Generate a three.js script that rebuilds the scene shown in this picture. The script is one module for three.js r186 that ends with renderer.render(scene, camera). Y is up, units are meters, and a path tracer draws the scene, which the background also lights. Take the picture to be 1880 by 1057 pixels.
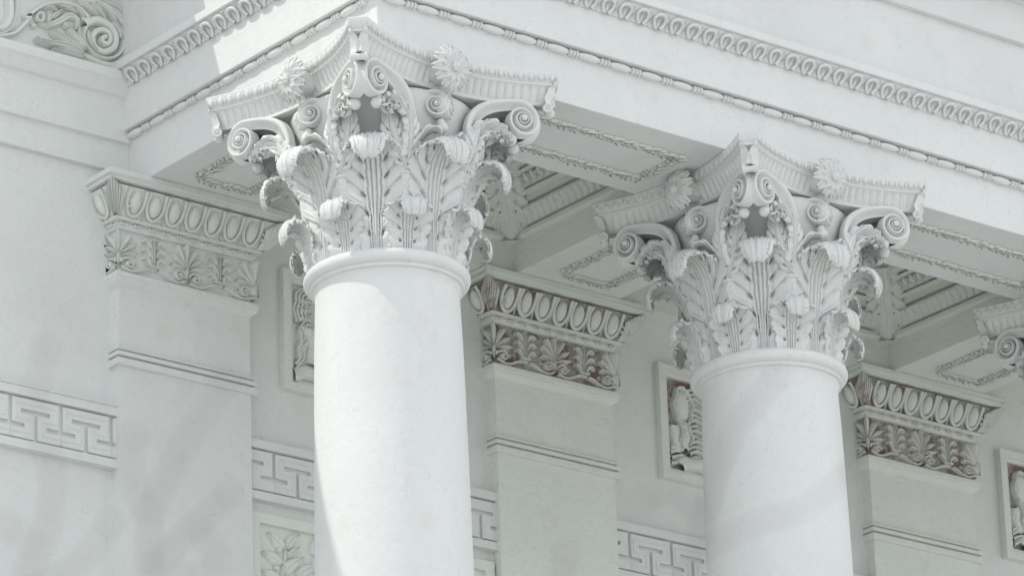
import * as THREE from 'three';
import { mergeGeometries, toCreasedNormals } from 'three/addons/utils/BufferGeometryUtils.js';

// ---------------------------------------------------------------- camera, sky, sun, exposure
const Y0 = 10;                                   // height of the column necks above the ground
const scene = new THREE.Scene();
const camera = new THREE.PerspectiveCamera(2 * Math.atan(528.5 / 8864.5) * 180 / Math.PI, 1024 / 575, 0.1, 900);
{
  const yaw = 0.68623396, pit = 0.36911085, roll = -0.0353741;
  const fw = new THREE.Vector3(Math.sin(yaw) * Math.cos(pit), Math.sin(pit), -Math.cos(yaw) * Math.cos(pit));
  const r = new THREE.Vector3().crossVectors(fw, new THREE.Vector3(0, 1, 0)).normalize();
  const u = new THREE.Vector3().crossVectors(r, fw);
  camera.up.copy(r.clone().multiplyScalar(-Math.sin(roll)).addScaledVector(u, Math.cos(roll)));
  camera.position.set(-13.368, Y0 - 8.413, 17.298);
  camera.lookAt(camera.position.clone().add(fw));
}
scene.add(camera);
{
  const w = 256, h = 128, d = new Float32Array(w * h * 4);
  for (let j = 0; j < h; j++) for (let i = 0; i < w; i++) {
    const el = Math.max(0, Math.sin((j / (h - 1) - 0.5) * Math.PI)), k = (j * w + i) * 4;
    const t = Math.pow(1 - el, 3);                // thin bright haze: a little whiter at the horizon
    d[k] = 1.50 + 0.22 * t; d[k + 1] = 1.60 + 0.18 * t; d[k + 2] = 1.73 + 0.07 * t; d[k + 3] = 1;
  }
  const sky = new THREE.DataTexture(d, w, h, THREE.RGBAFormat, THREE.FloatType);
  sky.mapping = THREE.EquirectangularReflectionMapping; sky.magFilter = THREE.LinearFilter; sky.needsUpdate = true;
  scene.background = sky; scene.environment = sky; scene.backgroundIntensity = 1; scene.environmentIntensity = 1;
}
const sun = new THREE.DirectionalLight(new THREE.Color(1, 0.95, 0.865), 3.4);
sun.position.set(-0.904 * 30, Y0 + 1.309 * 30, -0.428 * 30); sun.target.position.set(0, Y0, 0);
sun.castShadow = true; sun.shadow.mapSize.set(2048, 2048);
Object.assign(sun.shadow.camera, { left: -14, right: 14, top: 14, bottom: -14, near: 1, far: 90 });
scene.add(sun, sun.target);
const renderer = new THREE.WebGLRenderer({ antialias: true });
renderer.toneMapping = THREE.LinearToneMapping; renderer.toneMappingExposure = 0.67;
renderer.shadowMap.enabled = true;

// ---------------------------------------------------------------- helpers
let seed = 7;
const rnd = () => { seed = (seed + 0x6D2B79F5) | 0; let t = Math.imul(seed ^ (seed >>> 15), 1 | seed); t = (t + Math.imul(t ^ (t >>> 7), 61 | t)) ^ t; return ((t ^ (t >>> 14)) >>> 0) / 4294967296; };
const V2 = (x, y) => new THREE.Vector2(x, y), V3 = (x, y, z) => new THREE.Vector3(x, y, z);
const sm = (a, b, x) => { const t = Math.min(1, Math.max(0, (x - a) / (b - a))); return t * t * (3 - 2 * t); };
const mix = (a, b, t) => a + (b - a) * t;
function lerpTable(tab) { return (x) => { for (let i = 1; i < tab.length; i++) if (x <= tab[i][0]) { const [a, p] = tab[i - 1], [b, q] = tab[i]; const t = Math.max(0, (x - a) / (b - a)); return p + (q - p) * t * t * (3 - 2 * t); } return tab[tab.length - 1][1]; }; }
// tiled value noise
function tileNoise(size, cells, s0) {
  const keep = seed; seed = s0; const g = new Float32Array(cells * cells); for (let i = 0; i < g.length; i++) g[i] = rnd(); seed = keep;
  const o = new Float32Array(size * size);
  for (let j = 0; j < size; j++) for (let i = 0; i < size; i++) {
    const x = i / size * cells, y = j / size * cells, xi = Math.floor(x), yi = Math.floor(y);
    let fx = x - xi, fy = y - yi; fx = fx * fx * (3 - 2 * fx); fy = fy * fy * (3 - 2 * fy);
    const q = (a, b) => g[(b % cells) * cells + (a % cells)];
    o[j * size + i] = mix(mix(q(xi, yi), q(xi + 1, yi), fx), mix(q(xi, yi + 1), q(xi + 1, yi + 1), fx), fy);
  }
  return o;
}
function fbm(size, base, oct, s0, gain = 0.5) {
  const o = new Float32Array(size * size); let a = 1, tot = 0;
  for (let k = 0; k < oct; k++) { const n = tileNoise(size, Math.min(size, base << k), s0 + k * 17); for (let i = 0; i < o.length; i++) o[i] += a * n[i]; tot += a; a *= gain; }
  for (let i = 0; i < o.length; i++) o[i] /= tot; return o;
}
function texture(size, fn, srgb) {
  const d = new Uint8Array(size * size * 4);
  for (let i = 0; i < size * size; i++) { const c = fn(i); d[i * 4] = Math.max(0, Math.min(255, c[0] * 255)); d[i * 4 + 1] = Math.max(0, Math.min(255, c[1] * 255)); d[i * 4 + 2] = Math.max(0, Math.min(255, c[2] * 255)); d[i * 4 + 3] = 255; }
  const t = new THREE.DataTexture(d, size, size); t.wrapS = t.wrapT = THREE.RepeatWrapping; t.magFilter = THREE.LinearFilter; t.minFilter = THREE.LinearMipmapLinearFilter; t.generateMipmaps = true;
  if (srgb) t.colorSpace = THREE.SRGBColorSpace; t.needsUpdate = true; return t;
}
const S = 1024;
const nA = fbm(S, 4, 5, 11), nB = fbm(S, 48, 4, 23), nC = fbm(S, 160, 3, 37), nD = fbm(S, 7, 6, 71, 0.62);
// painted plaster: faint patches, specks of grit and hairlines in the coat of paint (one tile is 1.6 m)
const paintMap = texture(S, (i) => {
  let k = 0.972 + (nA[i] - 0.5) * 0.05 + (nB[i] - 0.5) * 0.02 - sm(0.79, 0.82, nC[i]) * 0.06;
  const vein = Math.abs(nD[i] - 0.5); if (vein < 0.004 && nA[i] > 0.56) k -= 0.05;
  
  const w = sm(0.60, 0.75, nD[i]) * 0.02;
  return [k - w * 0.6, k - w * 0.8, k - w * 1.3];
}, true);
const paintBump = texture(S, (i) => { const k = nB[i] * 0.55 + nC[i] * 0.25 + nA[i] * 0.9 * 0.4; return [k, k, k]; });
// old plaster under the porch: coarse trowel strokes
const trowel = texture(S, (i) => { const x = i % S, y = (i / S) | 0; const j = (((y * 3 + (nA[i] * 260 | 0)) % S) * S + ((x + (nD[i] * 120 | 0)) % S)); const k = nD[j] * 0.7 + nB[i] * 0.3; return [k, k, k]; });
// red-brown colour behind the ornament: irregular patches over the paint
const redBrownMap = texture(S, (i) => {
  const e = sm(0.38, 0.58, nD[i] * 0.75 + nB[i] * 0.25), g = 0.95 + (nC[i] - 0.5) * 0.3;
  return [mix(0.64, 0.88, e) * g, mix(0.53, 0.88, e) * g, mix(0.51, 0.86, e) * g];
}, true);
const patchMap = texture(S, (i) => { const e = sm(0.56, 0.66, nD[i] * 0.7 + nB[i] * 0.3), k = 0.97 + (nA[i] - 0.5) * 0.05; return [k - e * 0.16, k - e * 0.26, k - e * 0.27]; }, true);  // sparse reddish patches scattered over the ornament paint
const rep = (t, m) => { const c = t.clone(); c.repeat.set(1 / m, 1 / m); c.needsUpdate = true; return c; };
const paint = (r, g, b, o = {}) => new THREE.MeshStandardMaterial({ color: new THREE.Color().setRGB(r, g, b), roughness: o.rough ?? 0.72, map: o.map ?? rep(paintMap, o.tile ?? 1.6), bumpMap: o.bump ?? rep(paintBump, 0.8), bumpScale: o.bs ?? 0.002, side: THREE.DoubleSide });
const M = {
  stone: paint(0.775, 0.785, 0.775, { bump: rep(trowel, 1.6), bs: 0.0035 }),                                  // columns, entablature
  carve: paint(0.775, 0.785, 0.77, { bs: 0.0012, tile: 0.8 }),       // carved ornament
  wall: paint(0.775, 0.795, 0.775, { bs: 0.003 }),
  porch: paint(0.785, 0.815, 0.76, { bump: rep(trowel, 1.1), bs: 0.010, tile: 1.1 }),  // light bounced under the porch, put into the colour as a green tint
  orn: paint(0.785, 0.81, 0.768, { bs: 0.0015, tile: 0.8 }),
  ornPatched: paint(0.775, 0.795, 0.75, { map: rep(patchMap, 0.8), bs: 0.0015 }),            // ornament under the porch
  redBrown: paint(0.62, 0.60, 0.57, { map: rep(redBrownMap, 0.9), bs: 0.004 }),
  floor: paint(0.62, 0.61, 0.58, { bs: 0.004, tile: 3 }),
  ground: paint(0.58, 0.57, 0.55, { bs: 0.01, tile: 5 }),
  roof: paint(0.30, 0.31, 0.31, { bs: 0.004, tile: 3 }),
};
function boxUV(g) {
  if (g.userData.uvDone) return g; g.userData.uvDone = true;
  if (!g.attributes.normal) g.computeVertexNormals();
  const p = g.attributes.position, n = g.attributes.normal, uv = new Float32Array(p.count * 2);
  for (let i = 0; i < p.count; i++) {
    const ax = Math.abs(n.getX(i)), ay = Math.abs(n.getY(i)), az = Math.abs(n.getZ(i));
    if (ay > 0.8) { uv[i * 2] = p.getX(i); uv[i * 2 + 1] = p.getZ(i); }
    else if (ax > az * 1.6) { uv[i * 2] = p.getZ(i) + 3.3; uv[i * 2 + 1] = p.getY(i); }
    else { uv[i * 2] = p.getX(i) + p.getZ(i) * 0.37; uv[i * 2 + 1] = p.getY(i); }
  }
  g.setAttribute('uv', new THREE.BufferAttribute(uv, 2)); return g;
}
const taken = {};
const numbered = (n) => { taken[n] = (taken[n] ?? -1) + 1; return taken[n] ? n + '_' + String(taken[n]).padStart(3, '0') : n; };
function mesh(name, g, m) { const o = new THREE.Mesh(boxUV(g), m); o.name = name; o.castShadow = o.receiveShadow = true; return o; }
function thing(name, label, category, x, y, z, group) {             // y is the world height of its base
  const o = new THREE.Group(); o.name = numbered(name); o.position.set(x, y, z); scene.add(o);
  o.userData = { label, category, kind: 'thing' }; if (group) o.userData.group = group; return o;
}
// part of a thing; its geometry is written with y = 0 at the column necks
function part(name, g, m, parent) { const o = mesh(name, g, m); if (parent.isGroup) o.position.y = Y0 - parent.position.y; parent.add(o); return o; }
function struct(name, g, m) { const o = mesh(name, g, m); o.userData.kind = 'structure'; scene.add(o); return o; }

const idxGeo = (pos, idx) => { const g = new THREE.BufferGeometry(); g.setAttribute('position', new THREE.Float32BufferAttribute(pos, 3)); g.setIndex(idx); g.computeVertexNormals(); return g; };
function grid(nu, nv, f, u0 = 0, u1 = 1) {
  const pos = [], idx = [];
  for (let j = 0; j <= nv; j++) for (let i = 0; i <= nu; i++) pos.push(...f(mix(u0, u1, i / nu), j / nv));
  for (let j = 0; j < nv; j++) for (let i = 0; i < nu; i++) { const a = j * (nu + 1) + i, b = a + 1, c = a + nu + 1, d = c + 1; idx.push(a, b, d, a, d, c); }
  return idxGeo(pos, idx);
}
// a sheet with thickness: front f, back set off along the normal, rim closed
function slab(nu, nv, f, th, u0 = -1, u1 = 1) {
  const g = grid(nu, nv, f, u0, u1), p = g.attributes.position, n = g.attributes.normal, N = p.count, pos = Array.from(p.array), idx = Array.from(g.index.array);
  for (let i = 0; i < N; i++) { const t = typeof th === 'function' ? th(i) : th; pos.push(p.getX(i) - n.getX(i) * t, p.getY(i) - n.getY(i) * t, p.getZ(i) - n.getZ(i) * t); }
  const m = idx.length; for (let i = 0; i < m; i += 3) idx.push(idx[i] + N, idx[i + 2] + N, idx[i + 1] + N);
  const at = (i, j) => j * (nu + 1) + i, q = (a, b) => idx.push(a, b + N, b, a, a + N, b + N);
  for (let i = 0; i < nu; i++) { q(at(i, 0), at(i + 1, 0)); q(at(i + 1, nv), at(i, nv)); }
  for (let j = 0; j < nv; j++) { q(at(nu, j), at(nu, j + 1)); q(at(0, j + 1), at(0, j)); }
  return idxGeo(pos, idx);
}
const merge = (list) => { const l = list.map((g) => { let o = g.index ? g : g; if (!o.index) { const n = o.attributes.position.count; o = o.clone(); o.setIndex([...Array(n).keys()]); } const c = new THREE.BufferGeometry(); c.setAttribute('position', o.attributes.position.clone()); c.setAttribute('normal', o.attributes.normal.clone()); c.setIndex(o.index.clone()); return c; }); return mergeGeometries(l); };
function mapGeo(g, f) { const p = g.attributes.position; for (let i = 0; i < p.count; i++) { const a = f(p.getX(i), p.getY(i), p.getZ(i)); p.setXYZ(i, a[0], a[1], a[2]); } g.computeVertexNormals(); return g; }
function mirrorX(g) { const c = g.clone(); c.userData = {}; const p = c.attributes.position; for (let i = 0; i < p.count; i++) p.setX(i, -p.getX(i)); if (c.index) { const a = c.index.array; for (let i = 0; i < a.length; i += 3) { const t = a[i]; a[i] = a[i + 1]; a[i + 1] = t; } } c.computeVertexNormals(); return c; }
const box = (x0, x1, y0, y1, z0, z1) => { const g = new THREE.BoxGeometry(x1 - x0, y1 - y0, z1 - z0); g.translate((x0 + x1) / 2, (y0 + y1) / 2, (z0 + z1) / 2); return g; };
function lathe(pts, seg = 48) { const g = new THREE.LatheGeometry(pts.map((p) => V2(p[0], p[1])), seg), uv = g.attributes.uv, p = g.attributes.position; if (seg > 60) { for (let i = 0; i < uv.count; i++) uv.setXY(i, uv.getX(i) * 3.2, p.getY(i)); g.userData.uvDone = true; } return g; }
const ball = (rx, ry, rz, x = 0, y = 0, z = 0, ws = 12, hs = 8) => { const g = new THREE.SphereGeometry(1, ws, hs); g.scale(rx, ry, rz); g.translate(x, y, z); return g; };

// moulding: closed profile [[out, y] ...] carried along a plan path [[x, z] ...] with mitred corners
function mitre(path, closed) {
  const n = path.length, out = [];
  const nor = (a, b) => { const dx = b[0] - a[0], dz = b[1] - a[1], l = Math.hypot(dx, dz); return [-dz / l, dx / l]; };
  for (let i = 0; i < n; i++) {
    const p = closed || i > 0 ? nor(path[(i + n - 1) % n], path[i]) : null, q = closed || i < n - 1 ? nor(path[i], path[(i + 1) % n]) : null;
    if (!p || !q) { out.push(p || q); continue; }
    const k = 1 / (1 + p[0] * q[0] + p[1] * q[1]); out.push([(p[0] + q[0]) * k, (p[1] + q[1]) * k]);
  }
  return out;
}
function run(profile, path, closed = false, crease = 0.6, loop = true) {
  const mt = mitre(path, closed), pos = [], n = path.length, m = profile.length;
  const P = (i, j) => [path[i][0] + mt[i][0] * profile[j][0], profile[j][1], path[i][1] + mt[i][1] * profile[j][0]];
  const tri = (a, b, c) => pos.push(...a, ...b, ...c);
  for (let i = 0; i < (closed ? n : n - 1); i++) for (let j = 0; j < (loop ? m : m - 1); j++) {
    const a = P(i, j), b = P((i + 1) % n, j), c = P((i + 1) % n, (j + 1) % m), d = P(i, (j + 1) % m);
    tri(a, b, c); tri(a, c, d);
  }
  if (!closed && loop) for (const [i, f] of [[0, 1], [n - 1, 0]]) for (const t of THREE.ShapeUtils.triangulateShape(profile.map((p) => V2(p[0], p[1])), [])) f ? tri(P(i, t[0]), P(i, t[2]), P(i, t[1])) : tri(P(i, t[0]), P(i, t[1]), P(i, t[2]));
  const g = new THREE.BufferGeometry(); g.setAttribute('position', new THREE.Float32BufferAttribute(pos, 3));
  return toCreasedNormals(g, crease);
}
// place a piece written in (x along, y up the slope, z outward)
function place(o, P, t, up, n) { const m = new THREE.Matrix4().makeBasis(t, up, n); o.quaternion.setFromRotationMatrix(m); o.position.copy(P); return o; }
// carved ridge: a spine in the plane with a width and a height along it
function relief(spine, width, height, o = {}) {
  const c = new THREE.SplineCurve(spine.map((p) => V2(p[0], p[1]))), nt = o.nt ?? 14, nq = o.nq ?? 6, cs = o.cs ?? ((q) => Math.sqrt(Math.max(0, 1 - q * q)));
  const W = typeof width === 'function' ? width : () => width, H = typeof height === 'function' ? height : () => height;
  const pts = c.getSpacedPoints(nt);
  return grid(nq, nt, (q, v) => {
    const k = Math.round(v * nt), p = pts[k], a = pts[Math.max(0, k - 1)], b = pts[Math.min(nt, k + 1)], l = Math.hypot(b.x - a.x, b.y - a.y) || 1;
    const nx = (b.y - a.y) / l, ny = -(b.x - a.x) / l, w = W(v);
    return [p.x + nx * q * w, p.y + ny * q * w, (o.z ?? -0.004) + H(v) * cs(q, v)];
  }, -1, 1);
}
const spiral = (cx, cy, r0, r1, turns, a0, dir, n = 18) => { const p = []; for (let i = 0; i <= n; i++) { const t = i / n, r = r0 * Math.pow(r1 / r0, t), a = a0 + dir * turns * 2 * Math.PI * t; p.push([cx + r * Math.cos(a), cy + r * Math.sin(a)]); } return p; };
const ridge = (q) => 1 - Math.abs(q), vein = (q) => (1 - Math.pow(Math.abs(q), 3)) * (0.55 + 0.45 * Math.min(1, Math.abs(q) * 3.2));
const lens = (w, k = 0.6) => (t) => w * Math.pow(Math.sin(Math.PI * Math.pow(Math.min(1, Math.max(0, t)), k)), 0.85) + 0.0005;

// ---------------------------------------------------------------- dimensions (metres, y = 0 at the column necks)
const XL = -0.305, ZF = 0.39, ZW = -1.77, ZP = -1.70, YB = 1.113, BD = 0.72, XE = 8.6;
const COLX = [0, 2.475, 5.235], COLZ = 0.02, PILX = [0.012, 2.462, 5.205];
const PODIUM = 1.5 - Y0;

// ---------------------------------------------------------------- ground, podium
struct('ground', (() => { const g = new THREE.PlaneGeometry(600, 600); g.rotateX(-Math.PI / 2); return g; })(), M.ground);
{
  const o = thing('portico_podium', 'pale stone podium with steps under the white portico', 'podium', 3.8, 0, 0);
  for (let k = 0; k < 9; k++) { const g = box(-1.1 - k * 0.05 - 3.8, 8.9 + k * 0.05 - 3.8, 0.167 * (8 - k) + (k < 8 ? 0 : 0), 0.167 * (9 - k) - (k ? 0.002 : 0), ZW - 0.01, 1.1 + 0.32 * k); const s = mesh('step', g, M.floor); o.add(s); }
}
// ---------------------------------------------------------------- main wall
{
  const o = thing('building_wall', 'white plastered building wall behind the columns, plain between its carved bands', 'wall', 0, 0, ZW);
  part('wall_face', box(-12, 14, -Y0, 3.0, -0.7, 0), M.wall, o);
  // plain architrave of the wall left of the porch
  const L = [[-12, 0], [XL - 0.001, 0]];
  part('architrave', run([[-0.05, 1.187], [0.026, 1.187], [0.03, 1.191], [0.03, 1.342], [0.034, 1.346], [0.052, 1.350], [0.055, 1.354], [0.055, 1.560], [0.06, 1.570], [0.062, 1.582], [0.082, 1.594], [0.095, 1.615], [0.105, 1.640], [0.121, 1.658], [0.125, 1.662], [0.125, 1.712], [0.121, 1.716], [-0.05, 1.718]], L, false, 0.45), M.wall, o);
  part('cornice', run([[-0.05, 2.55], [0.1, 2.56], [0.12, 2.63], [0.30, 2.64], [0.30, 2.85], [0.34, 2.95], [0.37, 2.96], [0.37, 3.10], [-0.05, 3.12]], L), M.wall, o);
  part('roof', box(-12, 14, 3.0, 3.09, -9, -0.05), M.roof, o);
}
// ---------------------------------------------------------------- entablature
const ENT = [[XL, ZW], [XL, ZF], [XE, ZF]];
{
  const o = thing('entablature', 'white two-stepped entablature with carved beading, turning the corner above the columns', 'entablature', 0, Y0 + YB, 0);
  part('lower_fascia', run([[-BD, YB], [-0.003, YB], [0, YB + 0.003], [0, 1.372], [0.004, 1.376], [0.004, 1.425], [-BD, 1.425]], ENT), M.stone, o);
  part('upper_fascia', run([[-BD, 1.4255], [-0.02, 1.4255], [-0.02, 1.414], [0.049, 1.412], [0.052, 1.415], [0.052, 1.638], [0.058, 1.642], [0.062, 1.646], [0.066, 1.66], [0.078, 1.685], [0.098, 1.708], [0.104, 1.722], [-BD, 1.722]], ENT), M.stone, o);
  part('fillet', run([[-BD, 1.7225], [0.122, 1.7225], [0.126, 1.7265], [0.126, 1.766], [0.122, 1.770], [0.046, 1.776], [-BD, 1.776]], ENT), M.stone, o);
  part('frieze', run([[-0.4, 1.7765], [0.04, 1.7765], [0.04, 2.222], [-0.4, 2.222]], ENT), M.stone, o);
  part('frieze_band', run([[-0.4, 2.2225], [0.075, 2.2225], [0.078, 2.2255], [0.078, 2.43], [0.09, 2.44], [-0.4, 2.44]], ENT), M.stone, o);
  part('cornice', run([[-0.4, 2.4405], [0.12, 2.4405], [0.13, 2.54], [0.33, 2.55], [0.33, 2.72], [0.37, 2.80], [0.39, 2.81], [0.39, 2.9], [-0.4, 3.2]], ENT), M.stone, o);
  for (let x = 2.6; x < 6; x += 0.16) { const d = part('dentil', box(-0.045, 0.045, 0, 0.085, 0, 0.07), M.stone, o); d.position.set(x, 2.448 - YB, ZF + 0.115); }
  // bead and reel, carved leaf moulding
  const beadG = lathe([[0.0005, -0.071], [0.008, -0.069], [0.0135, -0.058], [0.0185, -0.034], [0.0205, 0], [0.0185, 0.034], [0.0135, 0.058], [0.008, 0.069], [0.0005, 0.071]], 14); beadG.rotateZ(Math.PI / 2);
  const reelG = lathe([[0.0005, -0.0095], [0.014, -0.009], [0.0195, -0.003], [0.0195, 0.003], [0.014, 0.009], [0.0005, 0.0095]], 14); reelG.rotateZ(Math.PI / 2);
  const arch = (a, b, r, y) => { const p = []; for (let i = 0; i <= 12; i++) { const t = Math.PI * i / 12; p.push(V3(-a * Math.cos(t), y + b * Math.sin(t), 0.012 + 0.006 * Math.sin(t))); } p.unshift(V3(-a * 0.35, y - 0.045, 0.012), V3(-a * 0.85, y - 0.02, 0.012)); p.push(V3(a * 0.85, y - 0.02, 0.012), V3(a * 0.35, y - 0.045, 0.012)); return new THREE.TubeGeometry(new THREE.CatmullRomCurve3(p), 20, r, 6); };
  const leafG = merge([arch(0.036, 0.03, 0.0095, 0.005), relief([[0, -0.04], [0, 0.018]], lens(0.013), 0.016, { nt: 8, nq: 4 }), relief([[0.056, -0.01], [0.056, 0.038]], lens(0.012), 0.018, { nt: 6, nq: 4, cs: ridge }), relief([[0.056, -0.042], [0.056, -0.012]], lens(0.008), 0.014, { nt: 6, nq: 4 })]);
  const face = (a, b, out, spacing, skip, cb) => { const dx = b[0] - a[0], dz = b[1] - a[1], l = Math.hypot(dx, dz), t = V3(dx / l, 0, dz / l), n = V3(-dz / l, 0, dx / l); const k0 = skip, N = Math.floor((l + 2 * out * 0 - skip) / spacing); for (let k = 0; k < N; k++) cb(V3(a[0], 0, a[1]).addScaledVector(t, k0 + spacing * (k + 0.5)), t, n); };
  const sides = [[[XL, ZW], [XL, ZF + 0.02]], [[XL - 0.02, ZF], [6.6, ZF]]];
  for (const [a, b] of sides) {
    face(a, b, 0, 0.205, 0.01, (P, t, n) => {
      const q = P.clone().addScaledVector(n, 0.016); q.y = 1.3895 - YB;
      const up = V3(0, 1, 0); const j = rnd() * 0.004;
      { const b = place(mesh('bead', beadG, M.carve), q, t, up, n); b.scale.set(0.96 + rnd() * 0.07, 0.92 + rnd() * 0.14, 0.92 + rnd() * 0.14); b.rotateZ((rnd() - 0.5) * 0.03); o.add(b); }
      for (const d of [0.0815, 0.1025, 0.1235]) { const r = q.clone().addScaledVector(t, d); r.y += (rnd() - 0.5) * 0.002; o.add(place(mesh('reel', reelG, M.carve), r, t, up, n)); }
    });
    const sl = V3(0, 0, 0);
    face(a, b, 0, 0.1125, 0.02, (P, t, n) => {
      const up = V3(0, 0.84, 0).addScaledVector(n, 0.54).normalize(), nn = n.clone().multiplyScalar(0.84).add(V3(0, -0.54, 0)).normalize();
      const q = P.clone().addScaledVector(n, 0.078); q.y = 1.680 - YB;
      { const b = place(mesh('carved_leaf', leafG, M.carve), q, t, up, nn); b.scale.set(0.95 + rnd() * 0.08, 0.94 + rnd() * 0.1, 0.85 + rnd() * 0.25); b.rotateZ((rnd() - 0.5) * 0.06); o.add(b); }
    });
  }
  part('roof_slab', box(XL + 0.3, XE, 2.3, 2.45, ZW + 0.01, ZF - 0.3), M.roof, o);
}
// ---------------------------------------------------------------- porch ceiling
const BEAMS = [[XL, XL + BD], [2.115, 2.835], [4.90, 5.61]];
const ZB0 = -1.585, ZB1 = ZF - BD;               // coffer depth range
function leafyStrip(len, seedShift) {            // garland of small leaves along x, lying in the plane, z outward
  const l = []; const n = Math.round(len / 0.034);
  for (let k = 0; k < n; k++) for (const s of [-1, 1]) {
    const x = (k + 0.5) * len / n - len / 2 + (rnd() - 0.5) * 0.012, a = 0.35 + rnd() * 0.6, L = 0.035 + rnd() * 0.018, dx = Math.cos(a) * L, dy = Math.sin(a) * L * s;
    l.push(relief([[x, s * 0.002], [x + dx * 0.5, dy * 0.62], [x + dx, dy]], lens(0.009 + rnd() * 0.004), 0.014 + rnd() * 0.012, { nt: 5, nq: 4, cs: vein, z: 0.001 }));
  }
  for (let k = 0; k < n / 3; k++) l.push(ball(0.010, 0.010, 0.012, (rnd() - 0.5) * len, (rnd() - 0.5) * 0.03, 0.008, 6, 5));
  return merge(l);
}
{
  const o = thing('coffered_ceiling', 'white coffered porch ceiling, green-tinted for bounced light, with leaf garlands on its beams', 'ceiling', 3.8, Y0 + YB, -0.7);
  const P = (n, g, m = M.porch) => { const q = part(n, g, m, o); g.userData.c = 1; q.position.set(-3.8, -YB, 0.7); return q; };
  for (const [a, b] of BEAMS.slice(1)) P('cross_beam', box(a, b, YB, 1.76, ZB0, ZB1 + 0.001));
  P('wall_beam', box(XL + BD - 0.001, XE, YB, 1.76, ZW - 0.1, ZB0));
  P('wall_beam', box(XL + 0.02, XL + BD, YB + 0.002, 1.76, ZW + 0.005, ZB0 - 0.001));
  const eggRow = (len, sp, a, h) => { const l = [], n = Math.round(len / sp); for (let k = 0; k < n; k++) { const x = (k + 0.5) * len / n - len / 2; l.push(ball(a, h, 0.018, x, 0.004, 0, 8, 6)); const p = []; for (let i = 0; i <= 8; i++) { const t = Math.PI * (1 + i / 8); p.push(V3(x + (a + 0.008) * Math.cos(t), 0.02 + (h + 0.018) * Math.sin(t), 0.006)); } l.push(new THREE.TubeGeometry(new THREE.CatmullRomCurve3(p), 8, 0.005, 4)); } return merge(l); };
  const leafRow = (len, sp, h) => { const l = [], n = Math.round(len / sp); for (let k = 0; k < n; k++) { const x = (k + 0.5) * len / n - len / 2; l.push(relief([[x, h], [x, -h]], (t) => sp * 0.47 * Math.sqrt(Math.max(0, 1 - Math.pow(t, 4))) + 0.0005, 0.022, { nt: 6, nq: 6, cs: vein })); } return merge(l); };
  const spans = [[BEAMS[0][1], BEAMS[1][0]], [BEAMS[1][1], BEAMS[2][0]], [BEAMS[2][1], 7.36]];
  spans.forEach(([x0, x1], bay) => {
    const path = [[x0, ZB1], [x0, ZB0], [x1, ZB0], [x1, ZB1]];  // inward normals
    const cl = path.map((p) => p.slice());
    const prof = [[-0.02, 1.285], [0.012, 1.285], [0.018, 1.295], [0.03, 1.300], [0.03, 1.325], [0.006, 1.327], [0.006, 1.338], [0.040, 1.340], [0.055, 1.36], [0.085, 1.39], [0.10, 1.412], [0.07, 1.414], [0.07, 1.426], [0.112, 1.428], [0.112, 1.458], [0.155, 1.462], [0.155, 1.468], [0.13, 1.470], [0.13, 1.482], [0.166, 1.484], [0.175, 1.505], [0.20, 1.535], [0.228, 1.55], [0.20, 1.553], [0.20, 1.566], [0.245, 1.568], [0.262, 1.578], [0.27, 1.60], [0.30, 1.635], [0.335, 1.65], [0.34, 1.68], [-0.02, 1.70]];
    P('coffer_moulding', run(prof, cl, true, 0.45));
    P('coffer_panel', box(x0 + 0.33, x1 - 0.33, 1.66, 1.72, ZB0 + 0.33, ZB1 - 0.33));
    // acanthus leaf over each mitre at the back
    for (const k of [-1, 1]) {
      const px = (i) => (k > 0 ? x1 - i : x0 + i), pz = (i) => ZB0 + i;
      const spn = [[0.30, 1.60], [0.235, 1.505], [0.17, 1.425], [0.105, 1.365], [0.06, 1.315], [0.052, 1.285]].map(([i, y]) => [px(i), y, pz(i)]);
      P('coffer_leaf', freeLeaf(spn, [k * -0.707, 0, -0.707], { W: 0.12, amp: 0.016, lobes: 5, env: [[0, 0.7], [0.3, 0.95], [0.6, 1], [0.85, 0.8], [1, 0.35]], cup: 0.0, th: 0.03, nu: 40, nv: 56 }), M.orn);
    }
    // carved rows on the sides that show
    const rows = [[0.068, 1.372, 'leaf', 0.052, 0.045], [0.187, 1.512, 'egg', 0.058, 0.03], [0.30, 1.622, 'leaf', 0.052, 0.035]];
    const sidesC = [[[x1, ZB1], [x1, ZB0]], [[x1, ZB0], [x0, ZB0]], [[x0, ZB0], [x0, ZB1]]];
    for (const [A, B] of sidesC) for (const [ins, y, kind, sp, h] of rows) {
      const dx = B[0] - A[0], dz = B[1] - A[1], l = Math.hypot(dx, dz), t = V3(dx / l, 0, dz / l), n = V3(dz / l, 0, -dx / l);
      const len = l - 2 * ins - 0.06, up = V3(0, 0.72, 0).addScaledVector(n, 0.70).normalize(), nn = n.clone().multiplyScalar(0.72).add(V3(0, -0.70, 0)).normalize();
      const g = kind === 'egg' ? eggRow(len, sp, 0.018, h) : leafRow(len, sp, h);
      const m = mesh(kind === 'egg' ? 'egg_row' : 'leaf_row', g, M.orn); m.userData.kind = 'stuff';
      place(m, V3((A[0] + B[0]) / 2, y - YB, (A[1] + B[1]) / 2).addScaledVector(n, ins).add(V3(-3.8, 0, 0.7)), t.clone().negate(), up, nn); o.add(m);
    }
  });
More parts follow.
